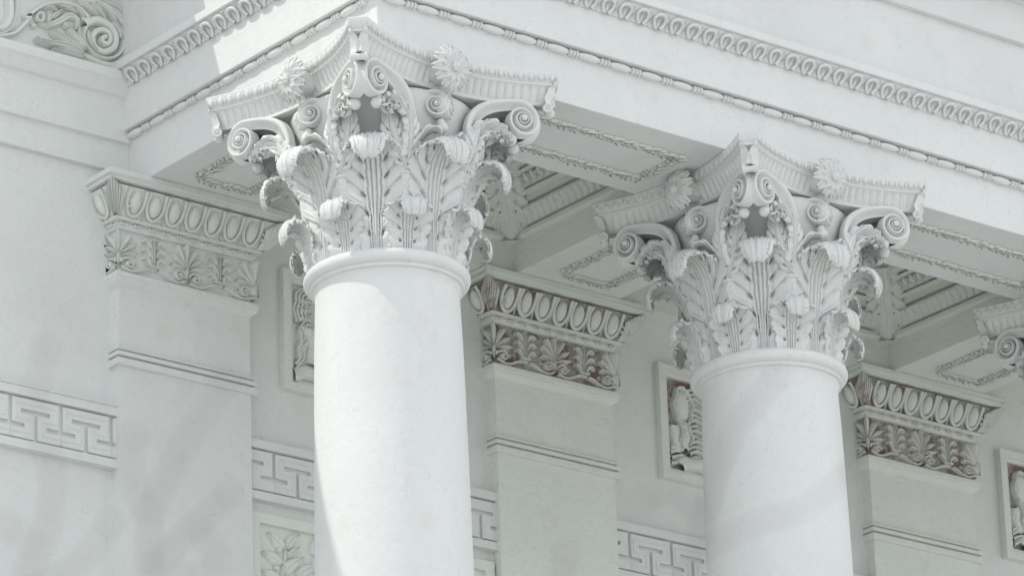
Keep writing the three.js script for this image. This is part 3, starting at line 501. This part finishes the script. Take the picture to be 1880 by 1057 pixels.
{
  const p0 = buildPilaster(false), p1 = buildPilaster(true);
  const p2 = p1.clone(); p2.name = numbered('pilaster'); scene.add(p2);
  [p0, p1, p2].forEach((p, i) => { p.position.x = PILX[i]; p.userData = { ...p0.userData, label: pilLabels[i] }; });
}
// ---------------------------------------------------------------- Greek key bands on the wall
const KP = 0.302, KH = 0.212;
const keyShape = (() => {
  const g = 0.0115, y1 = 0.32 * KH, y2 = 0.68 * KH, s = 0.285 * KP, h = KP / 2, e = 0.0008;
  const p = [[e, 0], [h - g, 0], [h - g, y2 - g], [h - s, y2 - g], [h - s, y2 + g], [h + s, y2 + g], [h + s, y2 - g], [h + g, y2 - g], [h + g, 0], [KP - e, 0], [KP - e, y1 - g], [KP - s, y1 - g], [KP - s, y1 + g], [KP - g, y1 + g], [KP - g, KH], [g, KH], [g, y1 + g], [s, y1 + g], [s, y1 - g], [e, y1 - g]];
  return p;
})();
function clipPoly(p, lo, hi) { const c = (q, f, v) => { const r = []; for (let i = 0; i < q.length; i++) { const a = q[i], b = q[(i + 1) % q.length], A = f(a[0]), B = f(b[0]); if (A) r.push(a); if (A !== B) { const t = (v - a[0]) / (b[0] - a[0]); r.push([v, a[1] + (b[1] - a[1]) * t]); } } return r; }; return c(c(p, (x) => x >= lo, lo), (x) => x <= hi, hi); }
function keyGeo(lo, hi) {
  const q = lo <= 0 && hi >= KP ? keyShape : null;
  const ext = (poly, d, bev) => new THREE.ExtrudeGeometry(new THREE.Shape(poly.map((a) => V2(a[0], a[1]))), { depth: d, bevelEnabled: bev, bevelThickness: 0.002, bevelSize: 0.0018, bevelOffset: -0.0018, bevelSegments: 1 });
  if (q) return ext(q, 0.018, true);
  // cut unit: the parts left and right of the stems as plain rectangles
  const g = 0.0115, y1 = 0.32 * KH, y2 = 0.68 * KH, s = 0.285 * KP, h = KP / 2, R = [], add = (x0, x1, a, b) => { x0 = Math.max(x0, lo); x1 = Math.min(x1, hi); if (x1 - x0 > 0.004) { const k = box(x0, x1, a, b, 0, 0.020); R.push(k); } };
  for (const [a, b, l] of [[0, y1 - g, [[0, h - g], [h + g, KP]]], [y1 - g, y1 + g, [[s, h - g], [h + g, KP - s]]], [y1 + g, y2 - g, [[g, h - g], [h + g, KP - g]]], [y2 - g, y2 + g, [[g, h - s], [h + s, KP - g]]], [y2 + g, KH, [[g, KP - g]]]]) for (const [p, q] of l) add(p, q, a, b);
  return R.length ? merge(R) : null;
}
const keyFull = (() => {                           // with the fine raised line that runs down the middle of the key
  const d = 0.030, y1 = 0.32 * KH, y2 = 0.68 * KH, s0 = 0.285 * KP, h = KP / 2, w = 0.0022, l = [keyGeo(0, KP)], z0 = 0.019, z1 = 0.0235;
  const H = (x0, x1, y) => l.push(box(x0, x1, y - w, y + w, z0, z1)), Vv = (x, a, b) => l.push(box(x - w, x + w, a, b, z0, z1 + 0.0005));
  const top = y2 + 0.038, bot = y1 - 0.038, q = 0.036;
  H(h - s0 - q, h + s0 + q, top); Vv(h - s0 - q, y1 + q * 0.95, top - w); Vv(h + s0 + q, y1 + q * 0.95, top - w);
  H(h - s0 - q, h - q, y1 + 0.036); H(h + q, h + s0 + q, y1 + 0.036);
  H(0.002, s0 + q - 0.004, bot); H(KP - s0 - q + 0.004, KP - 0.002, bot); Vv(h - q, bot + w, y1 + 0.036); Vv(h + q, bot + w, y1 + 0.036);
  return merge(l);
})();
function meander(x0, x1, phase, label, top) {
  const o = thing('meander_band', label, 'frieze band', (x0 + x1) / 2, Y0 - 0.437, ZW, 'Greek key bands along the wall'), cx = (x0 + x1) / 2, m = M.wall;
  const P = (n, g) => { g.translate(-cx, 0, 0); return part(n, g, m, o); };
  P('back_plate', box(x0, x1, -0.42, -0.13, -0.02, 0.017));
  P('upper_fillet', box(x0, x1, -0.158, -0.112, 0.0, 0.050));
  if (top) P('top_ledge', run([[-0.01, -0.111], [0.056, -0.111], [0.058, -0.108], [0.058, -0.103], [0.03, -0.092], [-0.01, -0.09]], [[x0, 0], [x1, 0]]));
  P('lower_fillet', box(x0, x1, -0.437, -0.393, 0.0, 0.050));
  const k0 = Math.floor((x0 - phase) / KP);
  for (let k = k0; phase + k * KP < x1; k++) {
    const a = phase + k * KP, lo = x0 - a, hi = x1 - a, full = lo <= 0 && hi >= KP, g = full ? keyFull : keyGeo(Math.max(0, lo), Math.min(KP, hi)); if (!g) continue;
    const q = mesh('meander_key', g, m); q.position.set(a - cx, 0.437 - 0.393 + 0.0135, 0.0165); o.add(q);
  }
}
meander(-3.4, PILX[0] - HW, -0.727, 'Greek key band on the open wall outside the portico', true);
meander(PILX[0] + HW, PILX[1] - HW, 0.588, 'Greek key band behind the sunlit column, above the laurel panel', false);
meander(PILX[1] + HW, PILX[2] - HW, 2.985, 'Greek key band running behind the shaded second column', false);
meander(PILX[2] + HW, 7.27, 5.70, 'Greek key band beyond the dim third pilaster', false);
// ---------------------------------------------------------------- laurel panels under the key bands
function panelFrame(o, x0, x1, y0, y1, cx, w, d, back) {
  const fr = run([[0.0, 0], [0, d], [-w * 0.35, d], [-w * 0.5, d * 0.72], [-w * 0.9, d * 0.55], [-w, back]].map((p) => [p[0], p[1]]), [[x0, y0], [x0, y1], [x1, y1], [x1, y0]].map((p) => [p[0], p[1]]).reverse(), true, 0.5, false);
  mapGeo(fr, (a, b, c) => [a - cx, c, b]);
  part('frame', toCreasedNormals(fr, 0.5), M.porch, o);
}
function affine(ax, ay) { return (p) => [ax[0] * p[0] + ax[1] * p[1] + ax[2], ay[0] * p[0] + ay[1] * p[1] + ay[2]]; }
function laurel(cx, dx, label) {
  const T = affine([0.00084831, -0.00001424, 0.460917 + dx - cx], [0.00015613, -0.00072388, -0.0786528]);
  const o = thing('laurel_panel', label, 'relief panel', cx, Y0 - 1.6, ZW, 'laurel relief panels low on the wall');
  part('panel_field', box(-0.74, 0.74, -1.5, -0.555, -0.01, 0.004), M.porch, o);
  part('frame_rail', box(-0.80, 0.80, -0.555, -0.50, 0, 0.03), M.porch, o);
  for (const k of [-1, 1]) part('frame_stile', box(k > 0 ? 0.74 : -0.80, k > 0 ? 0.80 : -0.74, -1.5, -0.5555, 0, 0.03), M.porch, o);
  const leaf = (a, b, c, w) => part('laurel_leaf', relief([a, b, c].map(T), lens(w, 0.75), 0.03, { nt: 12, nq: 8, cs: vein, z: 0.002 }), M.orn, o);
  for (const [a, b, c, w] of [[[250, 870], [190, 800], [120, 740], 0.038], [[262, 870], [300, 800], [362, 755], 0.030], [[258, 930], [310, 890], [362, 850], 0.022], [[235, 980], [160, 925], [80, 885], 0.040], [[245, 1060], [300, 990], [390, 930], 0.036], [[225, 1120], [150, 1060], [75, 1020], 0.040], [[330, 1080], [420, 1020], [520, 985], 0.034], [[490, 930], [475, 860], [490, 780], 0.036], [[240, 1200], [320, 1130], [420, 1090], 0.036], [[220, 1240], [140, 1190], [70, 1160], 0.038], [[500, 1060], [480, 1000], [470, 930], 0.03], [[560, 900], [600, 830], [680, 790], 0.036], [[560, 1000], [640, 930], [720, 900], 0.038]]) leaf(a, b, c, w);
  part('stem', merge([relief([[262, 850], [255, 930], [235, 1050], [225, 1300], [230, 1500]].map(T), 0.010, 0.026, { nt: 16, nq: 6 }), relief([[520, 820], [540, 960], [500, 1100], [420, 1300]].map(T), 0.010, 0.026, { nt: 16, nq: 6 })]), M.orn, o);
  for (const b of [[208, 872], [190, 1008], [262, 985]]) { const q = T(b); part('berry', ball(0.017, 0.017, 0.022, q[0], q[1], 0.012), M.orn, o); }
}
laurel(1.237, 0, 'laurel branch relief panel under the key band behind the sunlit column');
laurel(3.83, 2.47, 'laurel branch relief panel under the key band behind the shaded second column');
// ---------------------------------------------------------------- framed trophy reliefs
function trophy(x0, x1, label, kind) {
  const cx = (x0 + x1) / 2, o = thing('trophy_panel', label, 'relief panel', cx, Y0 + 0.207, ZW, 'framed trophy reliefs on the porch wall');
  const y0 = 0.207, y1 = 0.882, w = 0.075, d = 0.045;
  const l = x0 - cx, r = x1 - cx;
  const bar = (n, g) => part(n, g, M.porch, o);
  bar('frame_stile', box(l, l + w * 0.62, y0, y1, 0, d)); bar('frame_stile', box(r - w * 0.62, r, y0, y1, 0, d)); bar('frame_rail', box(l + w * 0.62, r - w * 0.62, y1 - w * 0.62, y1, 0, d - 0.001)); bar('frame_rail', box(l + w * 0.62, r - w * 0.62, y0, y0 + w * 0.62, 0, d - 0.001));
  const il = l + w * 0.62, ir = r - w * 0.62, ib = y0 + w * 0.62, it = y1 - w * 0.62;
  bar('inner_bead', merge([box(il, il + 0.022, ib, it, 0, 0.028), box(ir - 0.022, ir, ib, it, 0, 0.028), box(il + 0.022, ir - 0.022, it - 0.022, it, 0, 0.027), box(il + 0.022, ir - 0.022, ib, ib + 0.022, 0, 0.027)]));
  part('panel_field', box(il + 0.02, ir - 0.02, ib + 0.02, it - 0.02, -0.01, 0.004), kind ? M.redBrown : M.porch, o);
  const L = il + 0.022, B = ib + 0.022, R = (n, sp, wd, h, op) => part(n, mapGeo(relief(sp, wd, h, { nt: 22, nq: 8, z: 0.002, ...op }), (x, y, z) => [x + 0.006 * Math.sin(y * 61 + x * 23), y + 0.006 * Math.sin(x * 57 + 1), z + (z > 0.006 ? 0.005 * Math.sin(x * 210) * Math.sin(y * 190) : 0)]), M.orn, o);
  if (kind === 0) {
    // plumed helmet over a draped cuirass
    for (let k = 0; k < 4; k++) R('plume', [[L + 0.02 + k * 0.026, B + 0.33], [L + 0.015 + k * 0.024, B + 0.43], [L + 0.04 + k * 0.03, B + 0.50], [L + 0.09 + k * 0.03, B + 0.515]], 0.013, 0.032);
    for (let k = 0; k < 16; k++) part('mail_scale', ball(0.012, 0.012, 0.022, L + 0.062 + (k % 4) * 0.022, B + 0.30 + ((k / 4) | 0) * 0.05, 0.025, 8, 6), M.orn, o);
    R('cuirass', [[L + 0.13, B + 0.30], [L + 0.15, B + 0.2], [L + 0.14, B + 0.1]], (t) => 0.075 - 0.02 * t, 0.05);
    for (let k = 0; k < 5; k++) R('drapery_fold', [[L + 0.005 + k * 0.012, B + 0.05 + k * 0.035], [L + 0.05, B + 0.10 + k * 0.045], [L + 0.085, B + 0.19 + k * 0.04], [L + 0.09 + 0.01 * k, B + 0.27 + k * 0.02]], 0.013, 0.034);
    R('ground_mound', [[L, B + 0.02], [L + 0.1, B + 0.055], [L + 0.24, B + 0.06], [L + 0.4, B + 0.02]], (t) => 0.045, 0.045);
  } else {
    // oval shield, cuirass with belt, ribbed wing
    const cxs = L + 0.115, cys = B + 0.385;
    const ov = []; for (let i = 0; i <= 24; i++) { const a = i / 24 * 2 * Math.PI; ov.push([cxs + 0.066 * Math.cos(a), cys + 0.105 * Math.sin(a)]); }
    R('shield_rim', ov, 0.013, 0.04, { nt: 40, nq: 6 }); part('shield', ball(0.056, 0.095, 0.03, cxs, cys, 0.006, 20, 14), M.orn, o);
    for (let k = 0; k < 10; k++) part('shield_stud', ball(0.006, 0.006, 0.012, cxs + 0.05 * Math.cos(k * 0.628), cys + 0.088 * Math.sin(k * 0.628), 0.024, 6, 5), M.orn, o);
    for (let k = 0; k < 14; k++) R('wing_feather', [[L + 0.14 + 0.012 * Math.sin(k * 0.5), B + 0.085 + k * 0.031], [L + 0.21, B + 0.10 + k * 0.031], [L + 0.30, B + 0.095 + k * 0.030]], (t) => 0.0125 * (1 - 0.3 * t), 0.022 + 0.01 * ((k % 2)), { nt: 10, nq: 5 });
    R('cuirass', [[L + 0.04, B + 0.26], [L + 0.05, B + 0.18], [L + 0.05, B + 0.10]], (t) => 0.044 - 0.008 * t, 0.04); R('cuirass', [[L + 0.115, B + 0.27], [L + 0.118, B + 0.20], [L + 0.11, B + 0.12]], (t) => 0.038, 0.045);
    R('strap', [[L + 0.06, B + 0.31], [L + 0.09, B + 0.25], [L + 0.08, B + 0.16]], 0.009, 0.05); R('strap', [[L + 0.14, B + 0.28], [L + 0.16, B + 0.21], [L + 0.14, B + 0.15]], 0.010, 0.05);
    for (let k = 0; k < 4; k++) R('drapery_fold', [[L + 0.005, B + 0.03 + k * 0.03], [L + 0.05, B + 0.05 + k * 0.034], [L + 0.10, B + 0.045 + k * 0.04]], 0.012, 0.032);
    R('ground_mound', [[L + 0.07, B + 0.02], [L + 0.13, B + 0.05], [L + 0.3, B + 0.045], [L + 0.42, B + 0.01]], 0.05, 0.045);
  }
  // the far half of the group, mostly behind a column
  for (let k = 0; k < 5; k++) R('spear', [[L + 0.45 + k * 0.06, B + 0.05], [L + 0.52 + k * 0.07, B + 0.45]], 0.010, 0.03, { nt: 6, nq: 5 });
  part('helmet', ball(0.09, 0.11, 0.06, L + 0.6, B + 0.28, 0.004, 20, 14), M.orn, o);
}
trophy(0.662, 1.81, 'framed relief with a plumed helmet, behind the sunlit column', 0);
trophy(3.249, 4.44, 'framed relief with an oval shield and ribbed wing, behind the shaded second column', 1);
trophy(5.888, 7.05, 'framed relief with an oval shield, beyond the third pilaster', 2);
// ---------------------------------------------------------------- scroll frieze on the wall outside the portico
{
  const o = thing('scroll_frieze', 'carved acanthus scroll frieze high on the wall outside the portico', 'frieze', -0.7, Y0 + 1.76, ZW), T0 = affine([0.00046653, 0, -1.08851 + 0.7], [0.00011854, -0.00042672, 1.98017]);
  const items = [
    ['scroll', [[1090, 330], [1250, 275], [1420, 350], [1505, 500], [1475, 640], [1350, 700], [1230, 640], [1190, 510], [1240, 430], [1330, 405], [1410, 450], [1430, 540], [1385, 600], [1325, 560], [1335, 505], [1375, 500]], (t) => mix(62, 34, t), 0.05, 70],
    ['outer_stem', [[900, 640], [1100, 740], [1350, 850], [1520, 855], [1630, 740], [1680, 560], [1650, 380], [1560, 220], [1400, 90], [1200, 15], [1000, 0]], (t) => 52, 0.04, 50],
    ['inner_band', [[1110, 370], [1070, 480], [1110, 620], [1220, 740], [1350, 785], [1480, 775], [1590, 680], [1610, 520], [1560, 390]], (t) => 26, 0.055, 40],
    ['leaf', [[1230, 30], [1390, 120], [1490, 250], [1530, 370]], lens(42), 0.05], ['leaf', [[1430, 90], [1550, 200], [1640, 320], [1685, 420]], lens(36), 0.055], ['leaf', [[1320, -20], [1500, 70], [1620, 190], [1700, 300]], lens(34), 0.05],
    ['arch_band', [[380, 200], [510, 100], [700, 45], [870, 55], [1010, 105], [1110, 195], [1140, 260], [1095, 275], [1060, 235]], (t) => mix(22, 34, t), 0.045, 40], ['arch_leaf', [[930, 40], [1080, 60], [1200, 130], [1300, 240]], lens(48), 0.05],
    ['leaf', [[1060, 700], [850, 560], [640, 430]], lens(60), 0.075], ['leaf', [[1070, 740], [850, 630], [620, 580], [480, 550], [435, 505]], lens(54, 0.6), 0.075], ['leaf', [[1070, 780], [850, 700], [650, 650]], lens(50), 0.07], ['leaf', [[1090, 680], [980, 530], [870, 395]], lens(52), 0.08], ['leaf', [[1095, 640], [1020, 480], [1010, 380]], lens(44), 0.07],
    ['leaf', [[1170, 50], [1290, 150], [1370, 270]], lens(40), 0.06], ['leaf', [[960, 110], [1050, 160], [1080, 250]], lens(34), 0.05], ['leaf', [[760, 60], [900, 100], [980, 180]], lens(36), 0.05], ['leaf', [[1120, 420], [1160, 560], [1240, 690]], lens(34), 0.065], ['leaf', [[1450, 300], [1540, 400], [1570, 520]], lens(34), 0.065], ['leaf', [[820, 300], [880, 360], [960, 380]], lens(34), 0.05],
    ['leaf', [[480, 310], [620, 335], [760, 285], [900, 205], [1000, 260], [1010, 350], [940, 440]], lens(52, 0.8), 0.045], ['leaf', [[620, 300], [640, 220], [610, 150]], lens(30), 0.04], ['leaf', [[660, 250], [740, 180], [830, 105]], lens(34), 0.05], ['leaf', [[560, 110], [650, 75], [740, 140]], lens(30), 0.04],
    ['ring', [[565, 225], [550, 268], [510, 280], [475, 250], [475, 200], [510, 172], [550, 185], [565, 225]], () => 20, 0.035, 24],
    ['left_stem', [[-60, 480], [60, 470], [170, 445], [270, 370], [340, 285], [385, 235]], () => 30, 0.04, 20], ['left_scroll', [[-40, 390], [60, 350], [120, 240], [125, 100], [110, -40]], () => 55, 0.045, 20], ['left_scroll', [[205, -40], [200, 150], [150, 340], [50, 430], [-60, 450]], () => 20, 0.035, 20], ['knob', [[300, 250], [340, 245], [375, 265]], lens(36), 0.045], ['knob', [[400, 330], [440, 350], [460, 370]], lens(34), 0.04],
  ];
  const k = 0.000447, ext = [];
  for (const [n, sp, w, h, nt] of items) {
    const W = (t) => w(t) * k + 0.0006, g = relief(sp.map(T0), W, h * 0.85, { nt: nt ?? 16, nq: 8, z: 0.002, cs: n === 'leaf' || n === 'arch_leaf' ? vein : n === 'scroll' ? (q) => Math.sqrt(Math.max(0, 1 - Math.pow(q, 4))) : undefined });
    part(n.includes('leaf') ? 'acanthus_leaf' : n.includes('stem') ? 'stem' : n.includes('ring') ? 'ring' : n.includes('knob') ? 'knob' : 'scroll', g, M.orn, o);
    const c = mirrorX(g); c.translate(-0.82, 0, 0); part(n.includes('leaf') ? 'acanthus_leaf' : 'scroll', c, M.orn, o);
  }
}
// ---------------------------------------------------------------- a bare branch hanging close by, far out of focus
{
  const B = [-11.85, 2.31, 15.3], o = thing('bare_branch', 'thin bare grey branch with buds, blurred in front of the portico', 'branch', ...B);
  const bark = new THREE.MeshStandardMaterial({ color: new THREE.Color().setRGB(0.16, 0.15, 0.145), roughness: 0.9, side: THREE.DoubleSide });
  const twig = (pts, r0, r1) => { const c = new THREE.CatmullRomCurve3(pts.map((p) => V3(p[0] - B[0], p[1] - B[1], p[2] - B[2]))), n = pts.length * 6; return grid(7, n, (u, v) => { const P = c.getPointAt(v), T = c.getTangentAt(v), a = V3(0.3, 0.2, 0.9).cross(T).normalize(), b = T.clone().cross(a), r = mix(r0, r1, v) * (1 + 0.15 * Math.sin(v * 40)), t = u * 2 * Math.PI; P.addScaledVector(a, r * Math.cos(t)).addScaledVector(b, r * Math.sin(t)); return [P.x, P.y, P.z]; }); };
  const T = [[[[-12.123, 2.313, 15.215], [-11.985, 2.318, 15.262], [-11.841, 2.319, 15.31], [-11.667, 2.357, 15.333], [-11.476, 2.362, 15.353]], 4, 3],
    [[[-11.663, 2.356, 15.336], [-11.676, 2.401, 15.376], [-11.688, 2.425, 15.406], [-11.698, 2.46, 15.443], [-11.71, 2.476, 15.496]], 1.6, 1.2],
    [[[-11.688, 2.425, 15.406], [-11.705, 2.44, 15.399], [-11.716, 2.436, 15.388]], 1.2, 0.9], [[[-11.676, 2.412, 15.381], [-11.641, 2.433, 15.393], [-11.606, 2.448, 15.401], [-11.59, 2.467, 15.424]], 1.2, 0.8],
    [[[-11.971, 2.317, 15.272], [-11.978, 2.365, 15.291], [-11.997, 2.394, 15.318], [-12.008, 2.415, 15.361], [-12.007, 2.444, 15.403]], 1.7, 1.0], [[[-11.98, 2.373, 15.293], [-11.966, 2.397, 15.316], [-11.95, 2.414, 15.324]], 1.4, 1.2], [[[-11.997, 2.394, 15.318], [-12.026, 2.408, 15.342], [-12.028, 2.424, 15.348]], 1.1, 0.8], [[[-11.966, 2.397, 15.316], [-11.941, 2.381, 15.301], [-11.951, 2.38, 15.279]], 1.1, 0.8],
    [[[-12.059, 2.314, 15.24], [-12.061, 2.347, 15.283], [-12.065, 2.364, 15.316], [-12.077, 2.391, 15.347], [-12.103, 2.421, 15.368], [-12.114, 2.439, 15.397]], 1.6, 0.9], [[[-12.065, 2.364, 15.316], [-12.07, 2.383, 15.293]], 1.2, 1.0], [[[-12.061, 2.347, 15.283], [-12.025, 2.371, 15.296], [-12.018, 2.389, 15.311]], 1.2, 0.9],
    [[[-11.746, 2.338, 15.329], [-11.766, 2.369, 15.369], [-11.78, 2.391, 15.397]], 1.5, 1.2]];
  T.forEach(([p, a, b], i) => { o.add(mesh('twig', twig(p, a * 0.00068, b * 0.0006), bark)); const e = p[p.length - 1]; if (i) { const k = 0.55; o.add(mesh('bud', ball(0.0035 * k, 0.005 * k, 0.0035 * k, e[0] - B[0], e[1] - B[1], e[2] - B[2], 8, 6), bark)); } });
}
camera.focus = 23.4; camera.userData.fStop = 8.5;
renderer.render(scene, camera);
